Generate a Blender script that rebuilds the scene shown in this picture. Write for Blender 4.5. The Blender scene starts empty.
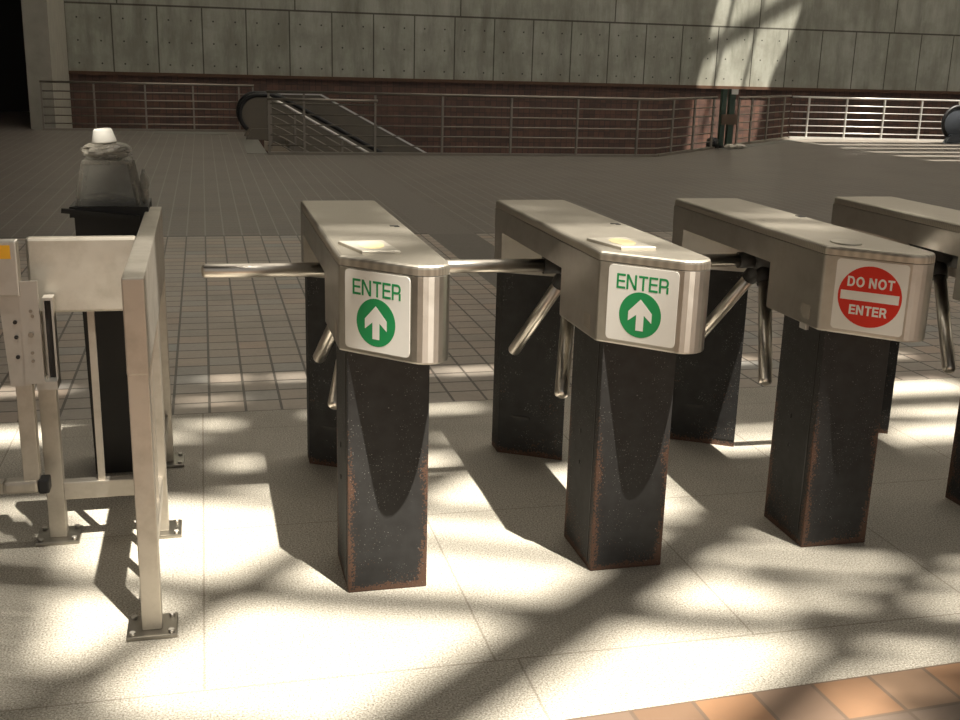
import bpy, bmesh, math, random
from mathutils import Vector, Matrix
random.seed(7)
C = bpy.context.scene.collection
D = bpy.data

# ------------------------------------------------------------------ materials
def new_mat(name):
    m = D.materials.new(name); m.use_nodes = True
    nt = m.node_tree; nt.nodes.clear()
    out = nt.nodes.new('ShaderNodeOutputMaterial'); b = nt.nodes.new('ShaderNodeBsdfPrincipled')
    nt.links.new(b.outputs[0], out.inputs[0])
    return m, nt, b
class N:
    """small node builder"""
    def __init__(s, nt): s.nt = nt
    def node(s, t, **kw):
        n = s.nt.nodes.new(t)
        for k, v in kw.items(): setattr(n, k, v)
        return n
    def put(s, sock, v):
        if hasattr(v, 'is_output') or isinstance(v, bpy.types.NodeSocket): s.nt.links.new(v, sock)
        else:
            if isinstance(v, (tuple, list)) and len(v) == 3 and sock.type == 'RGBA': v = (*v, 1)
            sock.default_value = v
    def math(s, op, a, b=0.0, c=0.0):
        n = s.node('ShaderNodeMath', operation=op)
        s.put(n.inputs[0], a); s.put(n.inputs[1], b)
        if op in ('MULTIPLY_ADD', 'SMOOTH_MIN', 'COMPARE', 'WRAP'): s.put(n.inputs[2], c)
        return n.outputs[0]
    def mix(s, f, a, b, mode='MIX'):
        n = s.node('ShaderNodeMix', data_type='RGBA', blend_type=mode)
        s.put(n.inputs[0], f); s.put(n.inputs[6], a); s.put(n.inputs[7], b)
        return n.outputs[2]
    def noise(s, vec, scale, detail=2.0, rough=.5):
        n = s.node('ShaderNodeTexNoise'); s.put(n.inputs['Vector'], vec)
        n.inputs['Scale'].default_value = scale; n.inputs['Detail'].default_value = detail; n.inputs['Roughness'].default_value = rough
        return n.outputs[0]
    def ramp(s, f, stops):
        n = s.node('ShaderNodeValToRGB'); s.put(n.inputs[0], f)
        cr = n.color_ramp
        while len(cr.elements) > 1: cr.elements.remove(cr.elements[-1])
        for i, (p, c) in enumerate(stops):
            e = cr.elements[0] if i == 0 else cr.elements.new(p)
            e.position = p; e.color = (*c, 1) if len(c) == 3 else c
        return n.outputs[0]
    def coords(s):
        return s.node('ShaderNodeTexCoord').outputs['Object']
    def xyz(s, v):
        n = s.node('ShaderNodeSeparateXYZ'); s.put(n.inputs[0], v); return n.outputs
    def comb(s, x, y, z=0.0):
        n = s.node('ShaderNodeCombineXYZ'); s.put(n.inputs[0], x); s.put(n.inputs[1], y); s.put(n.inputs[2], z); return n.outputs[0]
    def mapv(s, v, scale):
        n = s.node('ShaderNodeMapping'); s.put(n.inputs[0], v); n.inputs['Scale'].default_value = scale; return n.outputs[0]
    def bump(s, h, strength, dist=.01):
        n = s.node('ShaderNodeBump'); n.inputs['Strength'].default_value = strength; n.inputs['Distance'].default_value = dist
        s.put(n.inputs['Height'], h); return n.outputs[0]
    def line(s, x, period, width, off=0.0):
        """1 on a thin line repeated every period"""
        t = s.math('ADD', x, -off + 1000 * period)
        t = s.math('MODULO', t, period)
        a = s.math('LESS_THAN', t, width / 2); b = s.math('GREATER_THAN', t, period - width / 2)
        return s.math('MAXIMUM', a, b)
    def at(s, x, pos, width):
        return s.math('COMPARE', x, pos, width / 2)

def simple(name, col, rough=.5, metal=0.0, var=.12, scale=30, spec=.5, bump=0.0):
    m, nt, b = new_mat(name); n = N(nt); v = n.coords()
    f = n.noise(v, scale, 4, .6)
    n.put(b.inputs['Base Color'], n.mix(f, [c * (1 - var) for c in col], [min(1, c * (1 + var)) for c in col]))
    b.inputs['Roughness'].default_value = rough; b.inputs['Metallic'].default_value = metal
    b.inputs['Specular IOR Level'].default_value = spec
    if bump: n.put(b.inputs['Normal'], n.bump(f, bump))
    return m

def brushed(n, b, amount, turn=.25):
    t = n.node('ShaderNodeTangent', direction_type='UV_MAP', uv_map='brush')
    n.put(b.inputs['Tangent'], t.outputs[0]); b.inputs['Anisotropic'].default_value = amount; b.inputs['Anisotropic Rotation'].default_value = turn
def steel(name, col=(.60, .565, .50), rough=.40, aniso=.8, dirt=.35, turn=.25):
    m, nt, b = new_mat(name); n = N(nt); v = n.coords()
    g = n.noise(v, 30, 4, .6); d = n.noise(v, 9, 5, .65)
    c = n.mix(n.math('MULTIPLY', n.ramp(d, [(.45, (0, 0, 0)), (.75, (1, 1, 1))]), dirt), col, [x * .55 for x in (col[0], col[1] * .95, col[2] * .85)])
    n.put(b.inputs['Base Color'], c); b.inputs['Metallic'].default_value = 1
    n.put(b.inputs['Roughness'], n.math('MULTIPLY_ADD', g, .12, rough - .06))
    if aniso: brushed(n, b, aniso, turn)
    return m

def steel_lid():
    m, nt, b = new_mat('ribbed_steel'); n = N(nt); v = n.coords(); x, y, z = n.xyz(v)
    w = n.math('SINE', n.math('MULTIPLY', n.math('ADD', n.math('MULTIPLY', x, .53), y), 620.0))
    d = n.noise(v, 14, 4, .6)
    n.put(b.inputs['Base Color'], n.mix(n.math('MULTIPLY_ADD', w, .25, .35), (.66, .62, .54), (.38, .345, .29)))
    b.inputs['Metallic'].default_value = 1
    n.put(b.inputs['Roughness'], n.math('MULTIPLY_ADD', d, .22, .44))
    brushed(n, b, .3, .0)
    return m

def black_paint():
    m, nt, b = new_mat('worn_black_steel'); n = N(nt); v = n.coords(); x, y, z = n.xyz(v)
    big = n.noise(v, 7, 5, .65); fine = n.noise(v, 140, 2, .6); sp = n.noise(v, 210, 1, .4)
    base = n.mix(n.noise(v, 22, 4), (.016, .0145, .0135), (.046, .046, .046))
    # rust sits on the worn corners, the bottom edge and in a few blotches
    ab = lambda q: n.math('ABSOLUTE', q)
    ed = n.math('MAXIMUM', n.math('MINIMUM', ab(x), ab(n.math('SUBTRACT', .234, x))), n.math('MINIMUM', ab(y), ab(n.math('SUBTRACT', .265, y))))
    e = n.ramp(ed, [(0, (1, 1, 1)), (.012, (.75, .75, .75)), (.04, (.2, .2, .2)), (.09, (0, 0, 0))])
    lo = n.ramp(z, [(0, (1, 1, 1)), (.010, (.9, .9, .9)), (.03, (.35, .35, .35)), (.25, (.2, .2, .2)), (.5, (.0, .0, .0))])
    low = n.ramp(z, [(.0, (1, 1, 1)), (.35, (.9, .9, .9)), (.62, (0, 0, 0))])
    k = n.math('MAXIMUM', n.math('MULTIPLY', e, low), lo)
    r = n.math('GREATER_THAN', n.math('ADD', n.math('MULTIPLY', k, .30), n.math('ADD', n.math('MULTIPLY', big, .45), n.math('MULTIPLY', fine, .55))), .70)
    c = n.mix(n.math('MULTIPLY', r, .7), base, (.15, .075, .045))
    s = n.math('MULTIPLY', n.math('GREATER_THAN', sp, .69), n.math('GREATER_THAN', big, .50))
    c = n.mix(n.math('MULTIPLY', s, .5), c, (.36, .35, .33))
    n.put(b.inputs['Base Color'], c)
    n.put(b.inputs['Roughness'], n.math('MULTIPLY_ADD', big, .15, .58))
    b.inputs['Specular IOR Level'].default_value = .38
    n.put(b.inputs['Normal'], n.bump(fine, .12, .002))
    return m

def rail_steel(name, col, rough, metal): return simple(name, col, rough, metal, .15, 6)

def terrazzo():
    m, nt, b = new_mat('exposed_aggregate_concrete'); n = N(nt); v = n.coords(); x, y, z = n.xyz(v)
    sp = n.noise(v, 185, 2, .75); md = n.noise(v, 40, 3, .6); bg = n.noise(v, 2.2, 5, .6)
    c = n.ramp(sp, [(.32, (.16, .14, .115)), (.44, (.40, .37, .31)), (.56, (.56, .525, .45)), (.66, (.80, .77, .70))])
    c = n.mix(n.math('MULTIPLY', md, .25), c, (.33, .30, .25))
    c = n.mix(n.ramp(bg, [(.45, (0, 0, 0)), (.72, (.35, .35, .35))]), c, (.26, .24, .20))
    jx = n.math('MULTIPLY', n.line(x, .74, .006, .33), n.math('GREATER_THAN', y, -.45))
    j2 = n.math('MULTIPLY', n.line(x, 2.22, .006, .39), n.math('LESS_THAN', y, -.45))
    ys = n.math('ADD', y, n.math('MULTIPLY', x, .006))
    jy = n.math('MAXIMUM', n.at(ys, .527, .005), n.at(ys, -.447, .006))
    jy = n.math('MAXIMUM', jy, n.at(ys, 1.55, .004))
    j = n.math('MAXIMUM', n.math('MAXIMUM', jx, j2), jy)
    n.put(b.inputs['Base Color'], n.mix(n.math('MULTIPLY', j, .5), c, (.17, .135, .10)))
    b.inputs['Roughness'].default_value = .75; b.inputs['Specular IOR Level'].default_value = .3
    n.put(b.inputs['Normal'], n.bump(sp, .10, .003))
    return m

def tiles_plaza():
    m, nt, b = new_mat('brown_quarry_tile'); n = N(nt); v = n.coords(); x, y, z = n.xyz(v)
    P = .1565
    def cell(a, off): return n.math('FLOOR', n.math('DIVIDE', n.math('ADD', a, off), P))
    wn = n.node('ShaderNodeTexWhiteNoise', noise_dimensions='2D'); n.put(wn.inputs['Vector'], n.comb(cell(x, .068 + P * 50), cell(y, P * 60 - 1.785)))
    col = n.ramp(wn.outputs[0], [(0, (.52, .45, .375)), (.25, (.45, .40, .345)), (.5, (.55, .455, .37)), (.72, (.46, .435, .395)), (.86, (.57, .44, .345)), (1, (.42, .42, .40))])  # paler tile kind near the turnstiles, its stronger light also put into the colour
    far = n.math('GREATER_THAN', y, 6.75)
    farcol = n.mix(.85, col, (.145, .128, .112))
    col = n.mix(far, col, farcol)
    nz = n.noise(v, 45, 4, .6); col = n.mix(n.math('MULTIPLY', nz, .3), col, (.11, .095, .08))
    dirt = n.noise(v, 1.1, 5, .6); col = n.mix(n.ramp(dirt, [(.45, (0, 0, 0)), (.75, (.4, .4, .4))]), col, (.085, .073, .063))
    lx = n.line(x, P, .012, -.068); ly = n.line(y, P, .015, 1.785)
    farx = n.math('MULTIPLY', lx, far); neary = n.math('MAXIMUM', lx, ly)
    nearm = n.math('MULTIPLY', neary, n.math('SUBTRACT', 1.0, far))
    col = n.mix(n.math('MULTIPLY', nearm, .85), col, (.06, .05, .04))
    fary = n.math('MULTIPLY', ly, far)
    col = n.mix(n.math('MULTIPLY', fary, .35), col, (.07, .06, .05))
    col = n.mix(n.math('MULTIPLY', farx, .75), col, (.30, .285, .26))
    # narrow expansion joint and smooth dark granite band
    col = n.mix(n.at(y, 6.78, .035), col, (.035, .028, .022))
    bandm = n.math('MULTIPLY', n.at(x, 1.79, .44), n.math('GREATER_THAN', y, 3.4))
    bandc = n.mix(n.noise(v, 12, 4), (.13, .115, .10), (.18, .16, .14))
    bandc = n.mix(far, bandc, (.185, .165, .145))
    col = n.mix(bandm, col, bandc)
    n.put(b.inputs['Base Color'], col)
    n.put(b.inputs['Roughness'], n.math('MULTIPLY_ADD', nz, .22, .30))
    b.inputs['Specular IOR Level'].default_value = .45
    h = n.math('SUBTRACT', 1.0, neary)
    n.put(b.inputs['Normal'], n.bump(n.math('ADD', h, n.math('MULTIPLY', nz, .25)), .18, .004))
    return m

def tiles_near():
    m, nt, b = new_mat('orange_quarry_tile'); n = N(nt); v = n.coords(); x, y, z = n.xyz(v)
    P = .167
    def cell(a, off): return n.math('FLOOR', n.math('DIVIDE', n.math('ADD', a, off), P))
    wn = n.node('ShaderNodeTexWhiteNoise', noise_dimensions='2D'); n.put(wn.inputs['Vector'], n.comb(cell(x, P * 40), cell(y, P * 40)))
    col = n.ramp(wn.outputs[0], [(0, (.34, .165, .075)), (.25, (.15, .125, .105)), (.5, (.40, .21, .095)), (.7, (.14, .13, .12)), (.85, (.19, .115, .072)), (1, (.31, .165, .085))])
    nz = n.noise(v, 60, 4, .6); col = n.mix(n.math('MULTIPLY', nz, .35), col, (.20, .14, .09))
    l = n.math('MAXIMUM', n.line(x, P, .011), n.line(y, P, .011))
    col = n.mix(n.math('MULTIPLY', l, .8), col, (.13, .095, .07))
    n.put(b.inputs['Base Color'], col); b.inputs['Roughness'].default_value = .55
    n.put(b.inputs['Normal'], n.bump(n.math('SUBTRACT', 1.0, l), .2, .004))
    return m

def concrete_panels():
    m, nt, b = new_mat('board_formed_concrete'); n = N(nt); v = n.coords(); x, y, z = n.xyz(v)
    st = n.noise(n.mapv(v, (1.0, 1, .22)), 2.0, 6, .7); bl = n.noise(v, 1.3, 6, .65); fn = n.noise(v, 18, 4, .6)
    c = n.ramp(st, [(.30, (.215, .215, .18)), (.5, (.385, .39, .335)), (.66, (.48, .485, .43)), (.8, (.60, .615, .59))])
    c = n.mix(n.ramp(bl, [(.42, (0, 0, 0)), (.65, (.65, .65, .65))]), c, (.25, .247, .205))
    c = n.mix(n.math('MULTIPLY', fn, .25), c, (.33, .325, .27))
    lowrow = n.math('LESS_THAN', z, 2.66)
    jl = n.math('MULTIPLY', n.line(x, 1.1, .032, -2.50), lowrow)
    jh = n.math('MULTIPLY', n.line(x, 4.4, .032, -2.35), n.math('SUBTRACT', 1.0, lowrow))
    jz = n.at(z, 2.66, .045)
    j = n.math('MAXIMUM', n.math('MAXIMUM', jl, jh), jz)
    c = n.mix(n.math('MULTIPLY', j, .8), c, (.05, .042, .032))
    # form-tie holes: two columns by three rows on every lower panel
    px = n.math('SUBTRACT', n.math('MODULO', n.math('ADD', x, 2.50 + 275 - .275), .55), .0)
    px = n.math('MINIMUM', px, n.math('SUBTRACT', .55, px))
    pz = n.math('MODULO', n.math('ADD', z, 55 - 1.22), .55); pz = n.math('MINIMUM', pz, n.math('SUBTRACT', .55, pz))
    rr = n.math('SQRT', n.math('ADD', n.math('MULTIPLY', px, px), n.math('MULTIPLY', pz, pz)))
    hole = n.math('MULTIPLY', n.math('LESS_THAN', rr, .022), n.math('MULTIPLY', lowrow, n.math('LESS_THAN', x, 17.0)))
    c = n.mix(n.math('MULTIPLY', hole, .85), c, (.03, .026, .022))
    n.put(b.inputs['Base Color'], c); b.inputs['Roughness'].default_value = .85; b.inputs['Specular IOR Level'].default_value = .2
    return m

def brick_wall():
    m, nt, b = new_mat('dark_red_brick'); n = N(nt); v = n.coords(); x, y, z = n.xyz(v)
    br = n.node('ShaderNodeTexBrick'); n.put(br.inputs['Vector'], n.comb(x, z))
    br.offset = 0.0; br.inputs['Scale'].default_value = 1; br.inputs['Brick Width'].default_value = .16; br.inputs['Row Height'].default_value = .16
    br.inputs['Mortar Size'].default_value = .012; br.inputs['Color1'].default_value = (.15, .078, .058, 1); br.inputs['Color2'].default_value = (.085, .052, .042, 1)
    br.inputs['Mortar'].default_value = (.07, .046, .038, 1)
    f = n.noise(v, 3, 4, .6)
    n.put(b.inputs['Base Color'], n.mix(n.ramp(f, [(.5, (0, 0, 0)), (.8, (.5, .5, .5))]), br.outputs[0], (.26, .125, .08)))
    b.inputs['Roughness'].default_value = .6
    return m

def clear_plastic(name, alpha, col=(.55, .53, .48)):
    m, nt, b = new_mat(name); n = N(nt)
    b.inputs['Base Color'].default_value = (*col, 1); b.inputs['Roughness'].default_value = .22
    tr = n.node('ShaderNodeBsdfTransparent'); mx = n.node('ShaderNodeMixShader')
    f = n.noise(n.coords(), 16, 4, .6)
    n.put(mx.inputs[0], n.math('MULTIPLY_ADD', f, .5, alpha - .25)); nt.links.new(tr.outputs[0], mx.inputs[1]); nt.links.new(b.outputs[0], mx.inputs[2])
    out = [q for q in nt.nodes if q.type == 'OUTPUT_MATERIAL'][0]; nt.links.new(mx.outputs[0], out.inputs[0])
    return m

def fill_roof_mat():
    m, nt, b = new_mat('light_diffusing_roof'); n = N(nt)  # added translucent roof skin, spreads the sun as soft ambient light
    b.inputs['Base Color'].default_value = (.45, .43, .39, 1); b.inputs['Roughness'].default_value = .8
    t = n.node('ShaderNodeBsdfTranslucent'); t.inputs[0].default_value = (.89, .875, .86, 1); mx = n.node('ShaderNodeMixShader')
    mx.inputs[0].default_value = .58; nt.links.new(b.outputs[0], mx.inputs[1]); nt.links.new(t.outputs[0], mx.inputs[2])
    out = [q for q in nt.nodes if q.type == 'OUTPUT_MATERIAL'][0]; nt.links.new(mx.outputs[0], out.inputs[0])
    return m

M = dict(
    steel=steel('brushed_steel', (.60, .57, .52), .40, .82), steel_v=steel('brushed_steel_worn', (.58, .54, .48), .50, .3, .5, 0.0),
    steel_h=steel('brushed_steel_panel', (.54, .50, .43), .44, .55, .5), steel_d=steel('foot_plate_steel', (.36, .34, .30), .34, 0, .4),
    lid=steel_lid(), tube=steel('polished_steel_tube', (.80, .75, .68), .30, 0, .1),
    black=black_paint(), hub=simple('black_casting', (.022, .02, .019), .45, 0, .3),
    terr=terrazzo(), tile=tiles_plaza(), tile_near=tiles_near(), conc=concrete_panels(), brick=brick_wall(),
    pier=simple('pier_concrete', (.40, .38, .32), .85, 0, .25, 3), rust=simple('rusted_steel', (.10, .05, .028), .7, 0, .35, 9),
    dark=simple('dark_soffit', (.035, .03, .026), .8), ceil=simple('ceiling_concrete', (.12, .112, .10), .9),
    rail=rail_steel('stainless_rail', (.33, .30, .255), .4, .7), railw=rail_steel('bright_and_sunlit_steel', (.80, .78, .74), .35, .6),
    white=simple('white_sign', (.86, .85, .80), .4, 0, .03), green=simple('green_sign', (.018, .30, .095), .4, 0, .08), red=simple('red_sign', (.70, .022, .006), .4, 0, .05),
    yellow=simple('yellow_sticker', (.85, .42, .02), .5, 0, .05), palm=simple('pale_yellow_sticker', (.72, .62, .36), .5, 0, .15),
    bin=simple('black_bin', (.016, .014, .012), .5, 0, .2), hood=clear_plastic('smoked_clear_plastic', .34, (.26, .25, .215)), bag=clear_plastic('clear_bag_plastic', .6, (.27, .25, .21)),
    cup=simple('white_cup', (.85, .83, .76), .6, 0, .06, 20), rubber=simple('black_rubber', (.014, .014, .015), .45),
    escal=simple('escalator_cladding', (.19, .165, .13), .5, .2, .12, 3), gpost=simple('dark_green_paint', (.05, .085, .062), .35, 0, .3),
    box=simple('brown_box', (.16, .11, .075), .6), litter=simple('pale_paper', (.62, .58, .50), .8, 0, .2, 12), plate=simple('landing_plate', (.22, .215, .19), .5, .2, .1),
    newel=simple('newel_disc', (.16, .18, .21), .25, .5, .1), beam=simple('beam_paint', (.30, .28, .25), .6),
    tan=simple('tan_stone', (.42, .36, .28), .7), fill_roof=fill_roof_mat(), cplate=simple('pale_metal_plate', (.62, .58, .50), .5, .6, .15), lower=simple('lower_floor', (.12, .10, .085), .7),
)

# ------------------------------------------------------------------ mesh helpers
class MB:
    def __init__(s): s.bm = bmesh.new()
    def faces(s, vs, fs, smooth=False):
        b = [s.bm.verts.new(v) for v in vs]
        for f in fs:
            try:
                q = s.bm.faces.new([b[i] for i in f]); q.smooth = smooth
            except ValueError: pass
        return s
    def box(s, x0, x1, y0, y1, z0, z1, bev=0.0):
        if bev <= 0:
            return s.faces([(x0,y0,z0),(x1,y0,z0),(x1,y1,z0),(x0,y1,z0),(x0,y0,z1),(x1,y0,z1),(x1,y1,z1),(x0,y1,z1)],
                           [(3,2,1,0),(4,5,6,7),(0,1,5,4),(1,2,6,5),(2,3,7,6),(3,0,4,7)])
        t = bmesh.new(); bmesh.ops.create_cube(t, size=1)
        for v in t.verts: v.co = Vector(((x0+x1)/2 + v.co.x*(x1-x0), (y0+y1)/2 + v.co.y*(y1-y0), (z0+z1)/2 + v.co.z*(z1-z0)))
        bmesh.ops.bevel(t, geom=t.edges[:], offset=bev, segments=2, affect='EDGES', profile=.6)
        return s.merge(t)
    def merge(s, t):
        t.verts.index_update()
        s.faces([v.co.copy() for v in t.verts], [[v.index for v in f.verts] for f in t.faces]); t.free(); return s
    def bar(s, a, b, w, h, up=(0,0,1)):
        a, b = Vector(a), Vector(b); d = (b-a).normalized(); u = Vector(up)
        if abs(d.dot(u)) > .99: u = Vector((0,1,0))
        r = d.cross(u).normalized(); u = r.cross(d)
        vs = [p + r*sx*w/2 + u*sy*h/2 for p in (a, b) for sx, sy in ((-1,-1),(1,-1),(1,1),(-1,1))]
        return s.faces(vs, [(3,2,1,0),(4,5,6,7),(0,1,5,4),(1,2,6,5),(2,3,7,6),(3,0,4,7)])
    def tube(s, pts, r, n=14, cap=True, dome=0.0):
        pts = [Vector(p) for p in pts]; rings = []
        rr = [r]*len(pts) if not isinstance(r, (list, tuple)) else list(r)
        if dome:
            d = (pts[-1]-pts[-2]).normalized(); base = pts[-1]; r0 = rr[-1]
            for t in (.5, .85, 1.0): pts.append(base + d*dome*t); rr.append(r0*math.sqrt(max(0.02, 1-t*t*.75)))
        prev = None
        for i, p in enumerate(pts):
            d = (pts[min(i+1, len(pts)-1)] - pts[max(i-1, 0)]).normalized()
            if prev is None:
                u = Vector((0,0,1)) if abs(d.z) < .9 else Vector((0,1,0))
                a = d.cross(u).normalized()
            else: a = (prev - d*prev.dot(d)).normalized()
            prev = a; b = d.cross(a)
            rings.append([s.bm.verts.new(p + a*math.cos(2*math.pi*k/n)*rr[i] + b*math.sin(2*math.pi*k/n)*rr[i]) for k in range(n)])
        for A, B in zip(rings, rings[1:]):
            for k in range(n):
                f = s.bm.faces.new((A[k], A[(k+1)%n], B[(k+1)%n], B[k])); f.smooth = True
        if cap:
            s.bm.faces.new(rings[0][::-1]); s.bm.faces.new(rings[-1])
        return s
    def prism(s, poly, z0, z1, bev=0.0, bot=0.0, smooth=False):
        """vertical prism with rounded top (and bottom) edge"""
        rings = []
        if bot: rings += [(bot, z0), (bot*.3, z0 + bot*.3), (0, z0 + bot)]
        else: rings += [(0, z0)]
        if bev: rings += [(0, z1-bev), (bev*.13, z1-bev*.5), (bev*.45, z1-bev*.15), (bev, z1)]
        else: rings += [(0, z1)]
        n = len(poly); R = []
        area = sum(poly[i][0]*poly[(i+1)%n][1]-poly[(i+1)%n][0]*poly[i][1] for i in range(n))
        sg = 1 if area > 0 else -1
        def inset(d):
            out = []
            for i in range(n):
                p0, p1, p2 = Vector(poly[i-1]), Vector(poly[i]), Vector(poly[(i+1)%n])
                e1 = (p1-p0).normalized(); e2 = (p2-p1).normalized()
                n1 = Vector((-e1.y, e1.x))*sg; n2 = Vector((-e2.y, e2.x))*sg
                m = (n1+n2); m = m/ max(.2, m.length_squared) * 2
                out.append(p1 + m*d*.5*1.0 if False else p1 + m*d)
            return out
        for d, z in rings:
            R.append([s.bm.verts.new((p[0], p[1], z)) for p in (inset(d) if d else poly)])
        for A, B in zip(R, R[1:]):
            for k in range(n):
                f = s.bm.faces.new((A[k], A[(k+1)%n], B[(k+1)%n], B[k])); f.smooth = smooth
        s.bm.faces.new(R[0][::-1]); s.bm.faces.new(R[-1])
        return s
    def extr(s, poly3, off):
        """planar polygon (3D points) extruded by off"""
        a = [Vector(p) for p in poly3]; o = Vector(off); n = len(a)
        vs = a + [p + o for p in a]
        return s.faces(vs, [list(range(n))[::-1], list(range(n, 2*n))] + [(i, (i+1)%n, n+(i+1)%n, n+i) for i in range(n)])
    def build(s, name, mat, parent=None, loc=None):
        bmesh.ops.recalc_face_normals(s.bm, faces=s.bm.faces[:])
        uv = s.bm.loops.layers.uv.new('brush')
        for f in s.bm.faces:
            f.normal_update(); nrm = f.normal
            if abs(nrm.z) > .9: u, v = Vector((1, 0, 0)), Vector((0, 1, 0))
            else: u = Vector((-nrm.y, nrm.x, 0)).normalized(); v = Vector((0, 0, 1))
            for l in f.loops: l[uv].uv = (l.vert.co.dot(u), l.vert.co.dot(v))
        me = D.meshes.new(name); s.bm.to_mesh(me); s.bm.free()
        me.materials.append(mat)
        o = D.objects.new(name, me); C.objects.link(o)
        if loc: o.location = loc
        if parent is not None: o.parent = parent
        return o

def tag(o, label=None, cat=None, group=None, kind=None):
    if label: o['label'] = label
    if cat: o['category'] = cat
    if group: o['group'] = group
    if kind: o['kind'] = kind
    return o
def thing(name, label, cat, loc=(0,0,0), rz=0, group=None):
    o = D.objects.new(name, None); C.objects.link(o); o.location = loc; o.rotation_euler = (0,0,rz); o.empty_display_size = .1
    return tag(o, label, cat, group)
def struct(name, mb, mat): return tag(mb.build(name, mat), kind='structure')

def round_poly(pts, rads, seg=8):
    out = []; n = len(pts)
    for i, p in enumerate(pts):
        r = rads[i]; p = Vector(p); a = Vector(pts[i-1])-p; b = Vector(pts[(i+1)%n])-p
        if r <= 0: out.append(p); continue
        an = a.angle(b); t = r/math.tan(an/2); a.normalize(); b.normalize()
        c = p + (a+b).normalized()*(r/math.sin(an/2))
        s0 = p+a*t-c; s1 = p+b*t-c
        a0 = math.atan2(s0.y, s0.x); a1 = math.atan2(s1.y, s1.x); da = (a1-a0+math.pi)%(2*math.pi)-math.pi
        for k in range(seg+1):
            w = a0+da*k/seg; out.append(c+Vector((math.cos(w), math.sin(w)))*r)
    return [tuple(v) for v in out]

# ------------------------------------------------------------------ camera
yaw, pitch, roll, fpx = -.2474, .265, .0276, 1098.84
cyw, syw, cp, sp = math.cos(yaw), math.sin(yaw), math.cos(pitch), math.sin(pitch)
F = Vector((-syw*cp, cyw*cp, -sp)); R0 = Vector((cyw, syw, 0)); U0 = R0.cross(F)
Rv = R0*math.cos(roll) + U0*math.sin(roll); Uv = -R0*math.sin(roll) + U0*math.cos(roll)
cam = D.cameras.new('camera'); cam.sensor_width = 36; cam.lens = fpx/960*36; cam.clip_end = 300; cam.clip_start = .05
co = D.objects.new('camera', cam); C.objects.link(co)
mw = Matrix.Identity(4)
for i in range(3): mw[i][0], mw[i][1], mw[i][2] = Rv[i], Uv[i], -F[i]
mw.translation = Vector((-.3605, -2.9277, 1.5133)); co.matrix_world = mw
bpy.context.scene.camera = co

# ------------------------------------------------------------------ sun, sky
SX, SY, SZ = -.47, 1.0, -2.97
HZ = 18.0                                   # height of the roof
sun = D.lights.new('sun', 'SUN'); sun.energy = SUN_E = 10.5; sun.angle = math.radians(.53); sun.color = (1.0, .93, .81)
so = D.objects.new('sun', sun); C.objects.link(so)
so.rotation_euler = Vector((SX, SY, SZ)).to_track_quat('-Z', 'Y').to_euler()
so.location = (4, -8, 20)
w = D.worlds.new('sky'); bpy.context.scene.world = w; w.use_nodes = True
bg = w.node_tree.nodes['Background']; bg.inputs[0].default_value = (1.0, .95, .87, 1); bg.inputs[1].default_value = .26

# ------------------------------------------------------------------ setting
mb = MB(); mb.box(-14, 16, -1.35, 1.785, -.3, 0)
fl = struct('floor', mb, M['terr'])
a = math.atan2(.046, 1.123)
mb = MB(); mb.box(-14, 16, -8, 0, -.3, .0015)
o = struct('floor', mb, M['tile_near']); o.location = (.426, -.742, 0); o.rotation_euler.z = a
# plaza floor up to the stair wells: one outline, extruded
EDGE = [(-14, 1.785), (30, 1.785), (30, 19.1), (16.9, 19.85), (12.75, 20.45), (7.25, 15.12), (.62, 15.12), (.62, 20.55), (-3.62, 20.4), (-3.62, 27.32), (-14, 27.32)]
mb = MB(); mb.extr([(x, y, 0) for x, y in EDGE], (0, 0, -.3)); bmesh.ops.triangulate(mb.bm, faces=[f for f in mb.bm.faces if len(f.verts) > 4])
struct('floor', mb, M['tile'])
mb = MB(); mb.box(-4, 36, 14, 29, -5.3, -5.0); struct('floor', mb, M['lower'])
mb = MB(); mb.box(.30, .62, 15.2, 18.6, 0, .004); struct('trim_1', mb, M['plate'])
mb = MB(); mb.box(-1.3, .1, 19.6, 20.3, 0, .004); struct('trim_2', mb, M['plate'])
mb = MB(); mb.extr([(13.0,20.38,0),(9.2,16.9,0),(9.35,16.75,0),(13.1,20.2,0)],(0,0,.004)); struct('trim_3', mb, M['plate'])
mb = MB(); mb.extr([(12.2, 19.2, 0), (12.3, 19.35, 0), (14.2, 12.2, 0), (14.0, 12.2, 0)], (0,0,.003)); struct('trim_4', mb, M['plate'])
# back wall
mb = MB(); mb.box(-4.2, 40, 27.2, 27.8, 1.0, HZ); struct('wall_back', mb, M['conc'])
mb = MB(); mb.box(-4.2, 40, 27.23, 27.8, -5, 1.0); struct('wall_back', mb, M['brick'])
mb = MB(); mb.box(-3.6, 40, 27.13, 27.23, .94, 1.025); struct('trim_5', mb, M['rust'])
mb = MB(); mb.extr([(-3.66, 20.62, 0), (-3.2, 20.62, 0), (-3.6, 27.3, 0), (-4.2, 27.3, 0)], (0, 0, HZ)); struct('wall_left', mb, M['pier'])
mb = MB(); mb.extr([(-3.66, 20.62, -5), (-3.2, 20.62, -5), (-3.6, 27.3, -5), (-4.2, 27.3, -5)], (0, 0, 5)); struct('wall_left', mb, M['pier'])
# dark passage beside the pier
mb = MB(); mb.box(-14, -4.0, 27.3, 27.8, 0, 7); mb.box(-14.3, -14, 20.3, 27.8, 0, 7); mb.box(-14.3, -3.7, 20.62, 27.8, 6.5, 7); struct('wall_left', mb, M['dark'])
mb = MB(); mb.box(-14.3, -3.66, 20.62, 21.2, 7, HZ); struct('wall_left', mb, M['pier'])
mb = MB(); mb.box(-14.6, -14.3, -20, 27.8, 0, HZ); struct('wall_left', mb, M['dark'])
mb = MB(); mb.box(40, 40.5, -20, 28, -5, HZ); struct('wall_right', mb, M['pier'])

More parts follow.
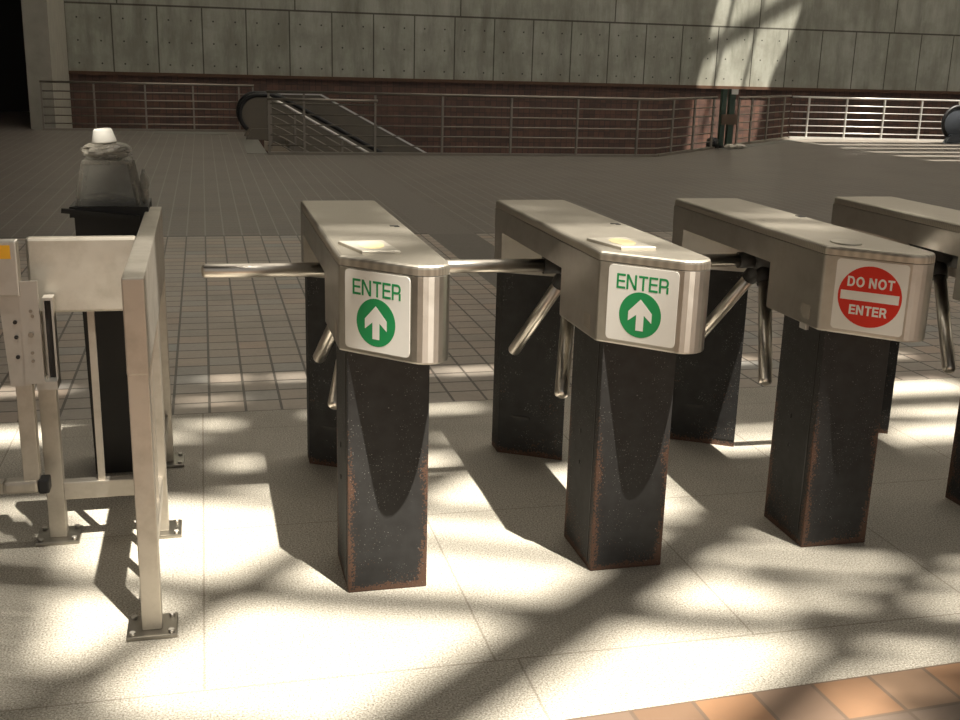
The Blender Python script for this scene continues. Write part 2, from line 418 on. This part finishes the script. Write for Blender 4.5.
# ------------------------------------------------------------------ unseen roof, openings cut to shape the sun patches
def up(x, y, z=0.0):
    t = HZ - z
    return (x - SX/-SZ*t, y - SY/-SZ*t)
def rect_floor(x0, x1, y0, y1): a = up(x0, y0); b = up(x1, y1); return (a[0], b[0], a[1], b[1])
open_near = rect_floor(-2.4, 4.2, -5.5, .86)
wl = up(13.0, 27.2, -1.2); wh = up(16.6, 27.2, 4.0)
open_wall = (min(wl[0], wh[0])-.2, 18.9, wl[1], wh[1])
open_right = rect_floor(12.4, 20.5, 14.6, 20.5)
spot_slits = [rect_floor(.1, .75, .94, 1.10), rect_floor(.1, .7, 1.2, 1.31), rect_floor(-.34, -.19, 1.08, 1.18), rect_floor(1.2, 2.1, .92, 1.08), rect_floor(1.5, 2.1, 1.13, 1.2), rect_floor(2.4, 3.1, 1.2, 1.34), rect_floor(2.4, 3.1, .92, 1.12),  # added openings, each placed for one light spot on the floor
         rect_floor(-.62, -.48, 2.29, 2.35), rect_floor(-.40, -.20, 2.26, 2.34), rect_floor(-.08, .7, 2.25, 2.32), rect_floor(-.50, -.24, 1.93, 1.98),
         rect_floor(-.60, -.28, 1.44, 1.66), rect_floor(.05, .8, 1.64, 1.72), rect_floor(.75, 1.25, 2.23, 2.32), rect_floor(2.7, 3.4, 2.20, 2.30), rect_floor(2.6, 3.3, 1.55, 1.78), rect_floor(-2.0, -.9, 1.50, 1.70), rect_floor(-2, -1.0, 2.2, 2.28), rect_floor(1.9, 2.5, 2.22, 2.30)]
open_fill = (-4.6, 4.5, 22.99, 25.85)      # added opening: lights the unseen upper wall for the lids to reflect
opens = [open_near, open_wall, open_right, open_fill] + spot_slits
def roof(name, X0, X1, Y0, Y1, mat):
    X = sorted({X0, X1} | {v for o in opens for v in o[:2] if X0 < v < X1}); Y = sorted({Y0, Y1} | {v for o in opens for v in o[2:] if Y0 < v < Y1})
    mb = MB()
    for i in range(len(X)-1):
        run = None
        for j in range(len(Y)-1):
            cx, cy = (X[i]+X[i+1])/2, (Y[j]+Y[j+1])/2
            solid = not any(o[0] < cx < o[1] and o[2] < cy < o[3] for o in opens)
            if solid and run is None: run = Y[j]
            if (not solid) and run is not None: mb.box(X[i], X[i+1], run, Y[j], HZ, HZ+.05); run = None
        if run is not None: mb.box(X[i], X[i+1], run, Y[-1], HZ, HZ+.05)
    struct(name, mb, mat)
roof('ceiling', -16, 42, -16, 1.0, M['ceil'])
roof('ceiling', -16, -3.5, 1.0, 30, M['ceil'])
roof('ceiling', -3.5, 42, 1.0, 30, M['fill_roof'])       # added translucent roof, raises the plaza's ambient light
def roof_bar(p, q, wd, z=0.0):
    a = up(*p, z); b = up(*q, z)
    m = MB(); m.bar((a[0], a[1], HZ+.1), (b[0], b[1], HZ+.1), wd, .07); struct('ceiling_shade_beam', m, M['beam'])  # unseen beam, set where its shadow should fall
def roof_shade_panel(poly):
    m = MB(); m.extr([(*up(*p), HZ+.06) for p in poly], (0, 0, .04)); struct('ceiling_shade_panel', m, M['ceil'])  # added cover, outlined from the floor shade it casts
def shade_slats(x0, x1, y0, y1, wd, gap, slope=-.33):  # added slats, spaced finely so their shadows blend into half shade
    y = y0
    while y < y1:
        roof_bar((x0, y - slope*(x1-x0)/2), (x1, y + slope*(x1-x0)/2), wd); y += wd + gap
# lattice over the turnstiles
for k in range(-6, 4):
    roof_bar((-2.2, .66 + k*.72 + (0 if k else 0)), (4.2, -1.45 + k*.72), .11 if k % 2 == 0 else .07)
roof_bar((.1, .36), (1.7, -.36), .06)
roof_bar((-2.2, -1.87), (1.2, 1.55), .12)
roof_bar((-1.1, -1.65), (2.5, 1.15), .24)
roof_bar((.0, -1.55), (3.6, 1.1), .13)
roof_bar((1.2, -1.45), (4.2, .85), .25)
roof_bar((-2.2, -3.6), (2.2, -.4), .2); roof_bar((-1, -4.2), (4, -.5), .2)
roof_shade_panel([(1.5, .10), (1.6, .82), (4.2, .82), (4.2, -.15), (2.2, -.20), (1.8, -.12)])
shade_slats(-2.4, -.80, -1.3, 1.0, .11, .045)
shade_slats(-.80, -.60, -1.3, -.24, .11, .045)
shade_slats(1.25, 4.2, -1.6, .2, .07, .08)
# members and added covers that shape the wall's sun patch
def wall_bar(p, q, wd):
    a = up(p[0], 27.2, p[1]); b = up(q[0], 27.2, q[1])
    m = MB(); m.bar((a[0], a[1], HZ+.1), (b[0], b[1], HZ+.1), wd, .07); struct('ceiling_shade_beam', m, M['beam'])
def wall_shade_panel(poly):
    m = MB(); m.extr([(*up(x, 27.2, z), HZ+.06) for x, z in poly], (0, 0, .04)); struct('ceiling_shade_panel', m, M['ceil'])  # added cover, trims the sun patch on the back wall
wall_shade_panel([(10, -3), (13.05, -3), (13.45, .9), (14.25, 5), (10, 5)])
wall_shade_panel([(15.0, -3), (22, -3), (22, 5), (17.0, 5), (16.35, 2.6), (15.75, 1.2)])
wall_bar((13.72, -.5), (14.6, 4.6), .11)
wall_bar((14.65, -.5), (15.55, 4.6), .09)
wall_bar((13.3, 1.7), (17.2, 3.9), .20)
for k in range(6): roof_bar((11.5 + k*.2, 14.2 + k*.95), (21, 14.6 + k*.95), .72 - .07*(k % 3))  # bars added to streak and dim the sun on the right floor

# ------------------------------------------------------------------ lettering
def arc(cx, cy, rx, ry, a0, a1, n=14):
    return [(cx + rx*math.cos(math.radians(a0+(a1-a0)*k/n)), cy + ry*math.sin(math.radians(a0+(a1-a0)*k/n))) for k in range(n+1)]
def glyph(ch, w):
    """(advance width, list of (outline polyline, closed band)) of a plain grotesque capital, cap height 1"""
    q = []
    def R(x0, x1, y0, y1): q.append([(x0,y0),(x1,y0),(x1,y1),(x0,y1)])
    def band(outer, inner):
        for a, b, c, d in zip(outer, outer[1:], inner[1:], inner): q.append([a, b, c, d])
    if ch == 'E':
        R(0, w, 0, 1); R(w, .64, 0, w); R(w, .60, .5-w*.42, .5+w*.5); R(w, .63, 1-w, 1); return .72, q
    if ch == 'N':
        R(0, w, 0, 1); R(.74-w, .74, 0, 1); q.append([(w*.0+.0, 1), (w*1.12, 1), (.74, 0), (.74-w*1.12, 0)]); return .88, q
    if ch == 'T':
        R(0, .66, 1-w, 1); R(.33-w/2, .33+w/2, 0, 1-w); return .74, q
    if ch == 'D':
        R(0, w, 0, 1); R(w, .36, 0, w); R(w, .36, 1-w, 1)
        band(arc(.36, .5, .37, .5, -90, 90), arc(.36, .5, .37-w, .5-w, -90, 90)); return .85, q
    if ch == 'O':
        band(arc(.41, .5, .41, .52, 0, 360, 32), arc(.41, .5, .41-w, .52-w, 0, 360, 32)); return .93, q
    if ch == 'R':
        R(0, w, 0, 1); R(w, .42, 1-w, 1); R(w, .42, .45-w/2, .45+w/2)
        t = .45-w/2; band(arc(.42, (1+t)/2, .26, (1-t)/2, -90, 90), arc(.42, (1+t)/2, .26-w, (1-t)/2-w, -90, 90))
        q.append([(.36, .45), (.36+w, .45), (.54+w, 0), (.54-w*.15, 0)]) if w > .17 else R(.53, .53+w, 0, .44)
        return .82, q
    return .32, q
def lettering(body, width, height, weight, mat, loc):
    x = 0; polys = []
    for ch in body:
        a, q = glyph(ch, weight); polys += [[(x+px, py) for px, py in p] for p in q]; x += a
    x -= .08; m = MB()
    for p in polys: m.extr([((px/x-.5)*width, (py-.5)*height, 0) for px, py in p], (0, 0, .0003))
    o = m.build('lettering', mat); o.location = loc; return o
def disc(mb, c, rx, ry, depth, z0=0.0, n=48):
    pts = [(c[0]+rx*math.cos(2*math.pi*k/n), c[1]+ry*math.sin(2*math.pi*k/n), z0) for k in range(n)]
    return mb.extr(pts, (0, 0, depth))

# ------------------------------------------------------------------ turnstiles
P1, P2 = Vector((-.02, .018)), Vector((.261, -.258))
tv = (P2-P1).normalized()
ARM_H = Vector((.115, .649, .841)); ARM_L = .512
ARMS = [Vector((-1, .021, .0)), Vector((-.221, .609, -.762)), Vector((-.247, -.636, -.731))]
# plan outline of the casing, counter-clockwise from the rear left
OUT = round_poly([(-.023, 1.195), tuple(P1), tuple(P2), (.261, .0), (.258, 1.195)], [.012, .018, .063, .0, .012], 10)
def sign_matrix(s, z, out=.0):
    p = P1 + tv*s; nrm = Vector((tv.y, -tv.x)); p = p + nrm*out
    m = Matrix.Identity(4)
    m[0][0], m[1][0], m[2][0] = tv.x, tv.y, 0
    m[0][1], m[1][1], m[2][1] = 0, 0, 1
    m[0][2], m[1][2], m[2][2] = nrm.x, nrm.y, 0
    m.translation = Vector((p.x, p.y, z)); return m

def make_turnstile(loc, rz, kind, label):
    t = thing('turnstile', label, 'turnstile', loc, rz, 'row of tripod turnstiles')
    m = MB()
    front = round_poly([tuple(P1), tuple(P2), (.261, .0), (.258, .35), (-.0225, .35)], [.018, .063, 0, 0, 0], 10)
    m.prism(front, .732, .970, 0, .006)
    m.box(-.0225, .258, .35, 1.0, .888, .970)
    m.box(.222, .258, .35, 1.0, .745, .888)
    m.prism([(-.0225, 1.195), (-.0225, 1.085), (-.0225, 1.0), (.258, 1.0), (.258, 1.195)], .888, .970)
    m.prism([(-.0225, 1.19), (-.0225, 1.085), (.222, .945), (.258, .945), (.258, 1.19)], .735, .888)
    cab = m.build('cabinet', M['steel'], t)
    m = MB(); m.prism(OUT, .972, 1.0, .011); m.build('lid', M['lid'], t)
    m = MB(); m.box(.0, .234, .0, .265, 0, .735, .004)
    fp = m.build('front_post', M['black'], t)
    m = MB(); m.box(-.0015, .0, .03, .036, .02, .72); m.box(-.0025, 0, .15, .156, .40, .415); m.box(-.0025, 0, .15, .156, .30, .312); m.build('seam', M['hub'], fp)
    m = MB(); m.prism([(-.011, 1.185), (-.011, 1.092), (.217, .955), (.217, 1.185)], 0, .738); rp = m.build('rear_post', M['black'], t)
    # cover strip and vent on the slanted face of the rear post
    d = Vector((.228, -.137)).normalized(); nn = Vector((d.y, -d.x))
    def on(s, o): p = Vector((-.011, 1.092)) + d*s + nn*o; return (p.x, p.y)
    m = MB(); m.extr([(*on(.19, 0), .03), (*on(.266, 0), .03), (*on(.266, .002), .03), (*on(.19, .002), .03)], (0, 0, .66)); m.build('cover_strip', M['black'], rp)
    m = MB(); m.extr([(*on(.06, .0), .15), (*on(.125, 0), .15), (*on(.125, .003), .15), (*on(.06, .003), .15)], (0, 0, .012)); m.build('vent', M['hub'], rp)
    # hub, its bracket and three arms
    H = ARM_H + Vector((.012 if loc[0] == 0 else 0, 0, 0)); ax = Vector((-.707, 0, -.707))
    m = MB(); m.tube([H - ax*.12, H - ax*.03, H + ax*.02, H + ax*.05], [.062, .070, .060, .030], 20)
    m.extr([(.06, .50, .888), (.222, .50, .888), (.222, .50, .80), (.15, .50, .80)], (0, .30, 0))
    hub = m.build('hub', M['hub'], t)
    m = MB()
    for k, a in enumerate(ARMS): m.tube([H + a*.02, H + a*.105], .030, 16)
    m.build('arm_socket', M['hub'], hub)
    for a in ARMS:
        m = MB(); m.tube([H + a*.09, H + a*(ARM_L-.012)], .0235, 20, dome=.012)
        m.build('arm', M['tube'], t)
    if kind == 'plain': return t
    # sign on the slanted front
    z0 = .8565
    s0 = .146 if kind == 'stop' else (.139 if loc[0] > .3 else .130)
    wd = .106
    m = MB(); m.prism(round_poly([(-wd, -.109), (wd, -.109), (wd, .109), (-wd, .109)], [.012]*4, 5), 0, .0018)
    sg = m.build('sign', M['white'], t); sg.matrix_local = sign_matrix(s0, z0, .0002)
    sg['label'] = 'square white sign with green arrow disc' if kind == 'enter' else 'square white sign with red disc'
    def child(o): o.parent = sg; return o
    if kind == 'enter':
        m = MB(); disc(m, (-.003, -.028), .064, .066, .0003, .0018); child(m.build('green_disc', M['green']))
        m = MB(); ar = [(-.014, -.074), (.009, -.074), (.009, -.028), (.033, -.048), (.033, -.020), (-.003, .018), (-.039, -.020), (-.039, -.048), (-.014, -.028)]
        m.extr([(x, y, .0021) for x, y in ar], (0, 0, .0003)); child(m.build('arrow', M['white']))
        child(lettering('ENTER', .160, .043, .145, M['green'], (0, .064, .0018)))
    else:
        m = MB(); disc(m, (0, 0), .094, .094, .0003, .0018); child(m.build('red_disc', M['red']))
        m = MB(); m.box(-.086, .086, -.014, .014, .0021, .0024); child(m.build('white_bar', M['white']))
        child(lettering('DO NOT', .138, .031, .20, M['white'], (0, .043, .0021)))
        child(lettering('ENTER', .112, .030, .20, M['white'], (0, -.043, .0021)))
    # card plate on the lid
    if kind == 'enter':
        pl = [(0, .192), (.045, .018), (.150, .012), (.130, .200)]
        m = MB(); m.prism(pl, 1.0, 1.009, .003); cp_ = m.build('card_plate', M['cplate'], t)
        m = MB(); disc(m, (.083, .110), .036, .062, .0008, 1.009); m.build('yellow_sticker', M['palm'], cp_)
        m = MB(); m.box(.205, .232, .525, .540, 1.0, 1.0015); m.box(.216, .232, .510, .525, 1.0, 1.0015); m.build('key_slot', M['hub'], t)
    else:
        m = MB(); disc(m, (.07, .055), .045, .055, .004, 1.0); m.build('round_cap', M['cplate'], t)
        m = MB(); m.box(.225, .245, .62, .66, 1.0, 1.002); m.build('key_slot', M['hub'], t)
        m = MB(); m.box(-.012, .03, .10, .14, .712, .732, .002); m.build('latch_tab', M['railw'], t)
    # rectangular hatch outline on the left side of the casing
    m = MB(); m.box(-.0215, -.0205, .07, .12, .755, .80); m.build('side_hatch', M['steel_v'], t)
    return t
make_turnstile((0, 0, 0), 0, 'enter', 'leftmost turnstile in the row, green ENTER arrow sign, bright ribbed lid, beside the steel barrier')
make_turnstile((.7503, .0043, 0), .001, 'enter', 'second turnstile from the left, green ENTER arrow sign, darker lid')
make_turnstile((1.4952, .0402, 0), -.0129, 'stop', 'turnstile with the red DO NOT ENTER disc on its front')
make_turnstile((2.259, .0807, 0), 0, 'plain', 'dark turnstile at the far right, its front cut off by the picture edge')

# ------------------------------------------------------------------ stainless barrier at left
br = thing('barrier', 'stainless steel barrier with solid top panels and bolted feet at the left', 'barrier', (-.545, .5, 0))
def loc_part(mb, name, mat, par): # geometry given in world coordinates
    for v in mb.bm.verts: v.co -= Vector((-.545, .5, 0))
    return mb.build(name, mat, par)
m = MB(); m.box(-.572, -.518, -.135, 1.225, .725, .975, .004); loc_part(m, 'side_panel', M['steel_v'], br)
m = MB(); m.box(-.885, -.572, .515, .56, .748, .975, .008); loc_part(m, 'cross_panel', M['steel_h'], br)
def post(x0, x1, y0, y1, ztop, yp=None):
    m = MB(); m.box(x0, x1, y0, y1, .012, ztop, .003); p = loc_part(m, 'post', M['steel_v'], br)
    cx, cy = (x0+x1)/2, (y0+y1)/2
    m = MB(); m.box(cx-.066, cx+.066, cy-.062, cy+.062, 0, .012, .003); f = loc_part(m, 'foot_plate', M['steel_d'], p)
    for sx in (-1, 1):
        for sy in (-1, 1):
            m = MB(); m.tube([(cx+sx*.05, cy+sy*.046, .011), (cx+sx*.05, cy+sy*.046, .02)], .008, 8); loc_part(m, 'bolt', M['steel'], p)
post(-.571, -.519, -.134, -.08, .73); post(-.571, -.519, .52, .57, .73); post(-.571, -.519, 1.165, 1.22, .73)
post(-.885, -.833, .53, .58, .90)
m = MB(); m.box(-.56, -.53, -.08, 1.165, .15, .20, .003); loc_part(m, 'bottom_rail', M['steel_v'], br)
m = MB(); m.box(-.833, -.571, .53, .57, .138, .195, .003); loc_part(m, 'bottom_rail', M['steel_v'], br)
for y in (.14, .33, .75, .96):
    m = MB(); m.box(-.556, -.534, y-.011, y+.011, .20, .725); loc_part(m, 'bar', M['steel_v'], br)
m = MB(); m.box(-.728, -.708, .54, .56, .195, .748); loc_part(m, 'bar', M['steel_v'], br)

# gate at the picture's left edge
gt = thing('gate', 'steel swing gate end with yellow sticker and drilled plates at the left edge', 'gate', (-.92, .42, 0))
def gp(mb, name, mat, par=gt):
    for v in mb.bm.verts: v.co -= Vector((-.92, .42, 0))
    return mb.build(name, mat, par)
m = MB(); m.box(-1.35, -.892, .40, .45, .825, .985, .005); bx = gp(m, 'top_panel', M['steel'])
m = MB(); m.box(-.965, -.909, .3985, .40, .935, .974); gp(m, 'yellow_sticker', M['yellow'], bx)
m = MB(); m.extr([(-.955, .42, .822), (-.865, .42, .822), (-.884, .42, .55), (-.942, .42, .55)], (0, .012, 0)); m1 = gp(m, 'hinge_plate', M['steel'])
m = MB(); m.extr([(-.897, .405, .868), (-.845, .405, .868), (-.845, .405, .56), (-.897, .405, .56)], (0, .010, 0)); m2 = gp(m, 'hinge_plate', M['steel'])
for z in (.64, .70, .745):
    m = MB(); m.tube([(-.915, .421, z), (-.915, .414, z)], .006, 8); gp(m, 'bolt', M['hub'], m1)
for x, z in ((-.868, .78), (-.864, .765), (-.872, .63), (-.872, .655)):
    m = MB(); m.tube([(x, .406, z), (x, .400, z)], .005, 8); gp(m, 'bolt', M['rail'], m2)
m = MB(); m.tube([(-.872, .406, .71), (-.872, .396, .71)], .008, 10); gp(m, 'bolt', M['rail'], m2)
m = MB(); m.box(-.842, -.836, .45, .50, .555, .80); m.box(-.818, -.812, .45, .50, .555, .80); m.box(-.842, -.812, .45, .50, .80, .808); m.box(-.87, -.812, .42, .50, .535, .56); hb = gp(m, 'hinge_bracket', M['steel'])
m = MB(); m.box(-.836, -.818, .47, .49, .56, .80); gp(m, 'slot', M['hub'], hb)
m = MB(); m.box(-.932, -.885, .432, .475, .245, .60, .003); gp(m, 'gate_leg', M['steel_v'])
m = MB(); m.box(-.99, -.890, .42, .47, .208, .248, .01); gp(m, 'foot_bar', M['steel_v'])
m = MB(); m.box(-.890, -.858, .418, .472, .206, .250, .006); gp(m, 'end_cap', M['rubber'])
m = MB(); m.box(-1.35, -.99, .425, .465, .21, .246); gp(m, 'bottom_rail', M['steel_v'])
m = MB(); m.box(-1.33, -1.28, .425, .465, 0, .83); gp(m, 'gate_post', M['steel_v'])

# ------------------------------------------------------------------ litter bin behind the barrier
BX, BY = -.690, 1.22
bn = thing('litter_bin', 'tall slim black litter bin behind the steel barrier', 'bin', (BX, BY, 0))
def taper(mb, w0, d0, w1, d1, z0, z1, cx=0.0, cy=0.0):
    vs = [(cx-w0/2, cy-d0/2, z0), (cx+w0/2, cy-d0/2, z0), (cx+w0/2, cy+d0/2, z0), (cx-w0/2, cy+d0/2, z0), (cx-w1/2, cy-d1/2, z1), (cx+w1/2, cy-d1/2, z1), (cx+w1/2, cy+d1/2, z1), (cx-w1/2, cy+d1/2, z1)]
    return mb.faces(vs, [(3,2,1,0),(4,5,6,7),(0,1,5,4),(1,2,6,5),(2,3,7,6),(3,0,4,7)])
m = MB(); taper(m, .21, .21, .235, .235, 0, .955); m.build('body', M['bin'], bn)
m = MB(); taper(m, .262, .262, .262, .262, .955, .992); m.build('rim', M['bin'], bn)
m = MB(); m.bar((-.155, -.141, .982), (.10, -.141, .955), .018, .016); m.build('handle_bar', M['bin'], bn)
def crumple(w, d, h, seed, amp, seg=14, rings=7):
    rnd = random.Random(seed); mb = MB(); R = []
    for j in range(rings):
        v = j/(rings-1); rr = math.sin(math.pi*(.08+.87*v))**.55
        ring = []
        for i in range(seg):
            a_ = 2*math.pi*i/seg; k = rr*(1+rnd.uniform(-amp, amp))
            ring.append(mb.bm.verts.new((w/2*k*math.cos(a_), d/2*k*math.sin(a_), h*v + rnd.uniform(-amp, amp)*h*.25*(0 < j < rings-1))))
        R.append(ring)
    for A, B in zip(R, R[1:]):
        for i in range(seg): mb.bm.faces.new((A[i], A[(i+1)%seg], B[(i+1)%seg], B[i]))
    mb.bm.faces.new(R[0][::-1]); mb.bm.faces.new(R[-1]); return mb
# clear tapered hood full of litter
hd = thing('bin_hood', 'clear tapered plastic box standing on the black litter bin', 'plastic box', (BX-.005, BY, .992))
m = MB(); W0, W1, HH = .205, .155, .142
def side(a, b): m.faces([(a[0]*W0/2, a[1]*W0/2, 0), (b[0]*W0/2, b[1]*W0/2, 0), (b[0]*W1/2, b[1]*W1/2, HH), (a[0]*W1/2, a[1]*W1/2, HH)], [(0,1,2,3)])
for a_, b_ in (((-1,-1),(1,-1)), ((1,-1),(1,1)), ((1,1),(-1,1)), ((-1,1),(-1,-1))): side(a_, b_)
ho = m.build('panes', M['hood'], hd); sm = ho.modifiers.new('thick', 'SOLIDIFY'); sm.thickness = .003
for sx in (-1, 1):
    for sy in (-1, 1):
        m = MB(); m.bar((sx*W0/2, sy*W0/2, 0), (sx*W1/2, sy*W1/2, HH), .012, .012); m.build('corner_post', M['bag'], hd)
m = MB(); m.box(-W1/2-.004, W1/2+.004, -W1/2-.004, W1/2+.004, HH, HH+.010); m.build('top_frame', M['bag'], hd)
cb = crumple(.17, .16, .035, 5, .2).build('plastic_bag', M['bag']); cb.location = (BX, BY, .993); tag(cb, 'crumpled clear bag lying inside the plastic box on the bin', 'plastic bag')
cb = crumple(.172, .165, .062, 11, .13, 20, 9).build('plastic_bag', M['bag']); cb.location = (BX-.005, BY, .992+HH+.010); tag(cb, 'crumpled shiny bag piled on top of the plastic box, under the white cup', 'plastic bag')
m = MB(); m.tube([(0,0,0), (0,0,.004), (0,0,.042), (0,0,.046)], [.042, .042, .032, .028], 20)
cu = m.build('paper_cup', M['cup']); cu.location = (BX-.012, BY-.01, .992+HH+.010+.061); cu.rotation_euler = (.05, -.08, 0); tag(cu, 'white paper cup upside down on the heap above the litter bin', 'cup')
cb = crumple(.03, .09, .12, 21, .25, 12, 8).build('plastic_bag', M['bag']); cb.location = (BX+.116, BY-.02, .992); tag(cb, 'thin bag edge hanging over the right rim of the litter bin', 'plastic bag')

# ------------------------------------------------------------------ railings
def railing(name, label, path, posts, mat, H=.93, nb=5, curb=True, ends=True):
    t = thing(name, label, 'railing', (path[0][0], path[0][1], 0))
    off = Vector((path[0][0], path[0][1], 0)); P = [Vector((x, y, 0))-off for x, y in path]
    def part(mb, nm, mt=mat): return mb.build(nm, mt, t)
    m = MB(); m.tube([p + Vector((0,0,H)) for p in P], .022, 10); part(m, 'top_rail')
    for k in range(nb):
        z = H*(k+1)/(nb+1) - .02
        m = MB(); m.tube([p + Vector((0,0,z)) for p in P], .0105, 8); part(m, 'cross_bar')
    for x, y in posts:
        q = Vector((x, y, 0))-off
        m = MB(); m.bar(q + Vector((0,0,.0)), q + Vector((0,0,H-.02)), .032, .045, (0,1,0)); part(m, 'post')
    if curb:
        m = MB()
        for a_, b_ in zip(P, P[1:]): m.bar(a_ + Vector((0,0,.02)), b_ + Vector((0,0,.02)), .07, .04)
        part(m, 'base_curb')
    return t
railing('railing', 'long brown steel railing at the far left in front of the pier', [(-3.4, 20.3), (.66, 20.5)],
        [(-3.38, 20.3), (-2.42, 20.35), (-1.46, 20.4), (-.54, 20.44), (.36, 20.48), (.64, 20.5)], M['rail'], .92)
fr = railing('railing', 'central steel railing around the stair well, angled back at its right end', [(.62, 15.12), (7.0, 15.12), (7.3, 15.2), (9.25, 17.08)],
        [(.65, 15.12), (1.2, 15.12), (2.34, 15.12), (3.45, 15.12), (4.62, 15.12), (5.78, 15.12), (6.87, 15.12), (7.72, 15.6), (8.45, 16.3), (9.15, 16.98)], M['rail'], .97)
m = MB(); m.tube([(0, -.07, .86), (1.75, -.07, .86)], .022, 10); m.build('hand_rail', M['rail'], fr)
railing('railing', 'short diagonal railing section right of the green posts', [(10.15, 17.95), (12.62, 20.3)],
        [(10.18, 17.98), (10.75, 18.52), (11.5, 19.23), (12.3, 19.99)], M['rail'], .95)
railing('railing', 'bright sunlit railing at the far right', [(12.75, 20.45), (16.9, 19.9)],
        [(13.15, 20.4), (14.05, 20.28), (14.95, 20.16), (15.85, 20.04), (16.75, 19.92)], M['railw'], .93)  # sunlit brightness is also put into the paler steel colour

# sloping stair rail behind the central railing
sr = thing('stair_railing', 'sloping stair railing descending behind the left end of the central railing', 'stair railing', (.72, 16.3, 0))
def sp_(x, z): return (x-.72, 0, z)
m = MB(); m.tube([sp_(.72, .84), sp_(.94, .74), sp_(3.6, -.73)], .024, 10); m.build('hand_rail', M['railw'], sr)
for k in range(1, 6):
    m = MB(); m.tube([sp_(.75, .82-.14*k), sp_(.94, .74-.14*k), sp_(3.6, -.73-.14*k)], .012, 8); m.build('cross_bar', M['rail'], sr)
m = MB(); m.bar(sp_(.74, 0), sp_(.74, .84), .05, .05, (0,1,0)); m.build('post', M['rail'], sr)
for x in (1.15, 1.95):
    z = .74-.553*(x-.94); m = MB(); m.bar(sp_(x, z-.85), sp_(x, z), .03, .04, (0,1,0)); m.build('post', M['rail'], sr)
m = MB(); m.extr([sp_(.63, -.02), sp_(.63, .12), sp_(.80, .10), sp_(1.05, -.05), sp_(3.6, -1.5), sp_(3.6, -1.7), sp_(1.0, -.25)], (0, .12, 0)); m.build('stringer', M['tan'], sr)
# stair flight under it
m = MB()
for k in range(16): m.box(.62+.3*k, .95+.3*k, 15.3, 16.25, -5.0, -.166*(k+1))
tag(m.build('wall_stair', M['lower']), kind='structure')

# ------------------------------------------------------------------ escalators
def newel(mb, cx, cz, r, y, wdt, a0, a1, n=20): pass
def escalator(label, loc, flip=1, R=.36, down=True, L=4.2, mats=('rubber', 'escal')):
    t = thing('escalator', label, 'escalator', loc)
    cz = .46; x0 = R
    prof = [(x0 - R*math.cos(a_), cz + R*math.sin(a_)) for a_ in [math.radians(v) for v in range(-52, 91, 8)]]
    prof += [(.62, cz+R), (.80, cz+R-.05), (.80+L, cz+R-.05-L*.54)]
    for dy in (0.0, 1.0):
        pl = [(p[0]*flip, dy, p[1]) for p in prof]
        m = MB()
        poly = pl + [((.80+L)*flip, dy, cz+R-.05-L*.54-.85), (.9*flip, dy, -.02), (.22*flip, dy, 0)]
        m.extr([(x, y-.012, z) for x, y, z in poly], (0, .024, 0)); bmesh.ops.triangulate(m.bm, faces=[f for f in m.bm.faces if len(f.verts) > 4]); m.build('balustrade', M[mats[1]], t)
        m = MB(); m.tube(pl, .042, 10); m.build('handrail', M[mats[0]], t)
        m = MB(); m.extr([(.10*flip, dy-.07, 0), (.20*flip, dy-.07, .2), (.9*flip, dy-.07, .22), (.9*flip, dy-.07, 0)], (0, .14, 0)); m.build('skirt', M[mats[1]], t)
    m = MB()
    for k in range(12): m.box(min((.9+.38*k)*flip, (1.28+.38*k)*flip), max((.9+.38*k)*flip, (1.28+.38*k)*flip), .08, .92, -.35-.2*k, -.02-.2*k)
    m.build('steps', M['rail'], t)
    return t
escalator('escalator going down at the left, its round newel end beside the railing', (.30, 18.35, 0), 1, .35)
# solid clad parapet behind the escalator, bright metal capping
pp = thing('stair_parapet', 'grey sloping stair parapet with bright metal edge behind the central railing', 'parapet', (1.0, 20.0, 0))
def q_(x, z): return (x-1.0, 0, z)
m = MB(); m.extr([q_(1.0, .78), q_(1.95, .78), q_(6.0, -1.35), q_(6.0, -5), q_(1.0, -5)], (0, .15, 0)); m.build('panel', M['escal'], pp)
m = MB(); m.bar((0, .07, .79), (.95, .07, .79), .19, .035); m.bar((.95, .07, .79), (5.0, .07, -1.34), .19, .035); m.build('capping', M['railw'], pp)
escalator('escalator newel with dark handrail at the right picture edge', (15.93, 18.3, 0), 1, .36, mats=('rubber', 'newel'))

# green double post leaning against the railing
gp_ = thing('post_stand', 'dark green double post with brown box in the railing gap', 'post', (9.60, 17.30, 0))
for dx, wd in ((-.10, .10), (.07, .12)):
    m = MB(); m.box(dx-wd/2, dx+wd/2, -.05, .05, 0, 1.13, .006); m.build('upright', M['gpost'], gp_)
m = MB(); m.box(-.15, .18, -.09, -.05, .45, .65, .006); m.build('box', M['box'], gp_)
m = MB(); m.box(.03, .17, -.06, -.05, 1.03, 1.13); m.build('label_plate', M['white'], gp_)
m = MB(); m.tube([(-.26, 0, 0), (-.26, 0, .16), (-.26, 0, .2)], [.13, .12, .06], 14); m.box(-.26, .2, -.06, .06, 0, .05); m.build('foot', M['rubber'], gp_)
for k, (x, y, w_, lb) in enumerate([(9.62, 17.10, .22, 'crumpled pale paper at the foot of the green double post, left piece'), (9.86, 17.18, .24, 'crumpled pale paper at the foot of the green double post, right piece')]):
    o = crumple(w_, w_*.8, .09, 40+k, .25).build('paper_scrap', M['litter']); o.location = (x, y, 0); tag(o, lb, 'paper')

# ------------------------------------------------------------------ view
sc = bpy.context.scene
sc.view_settings.view_transform = 'Standard'; sc.view_settings.look = 'None'
sc.view_settings.gamma = 1; sc.view_settings.use_curve_mapping = False; sc.view_settings.exposure = 0.24
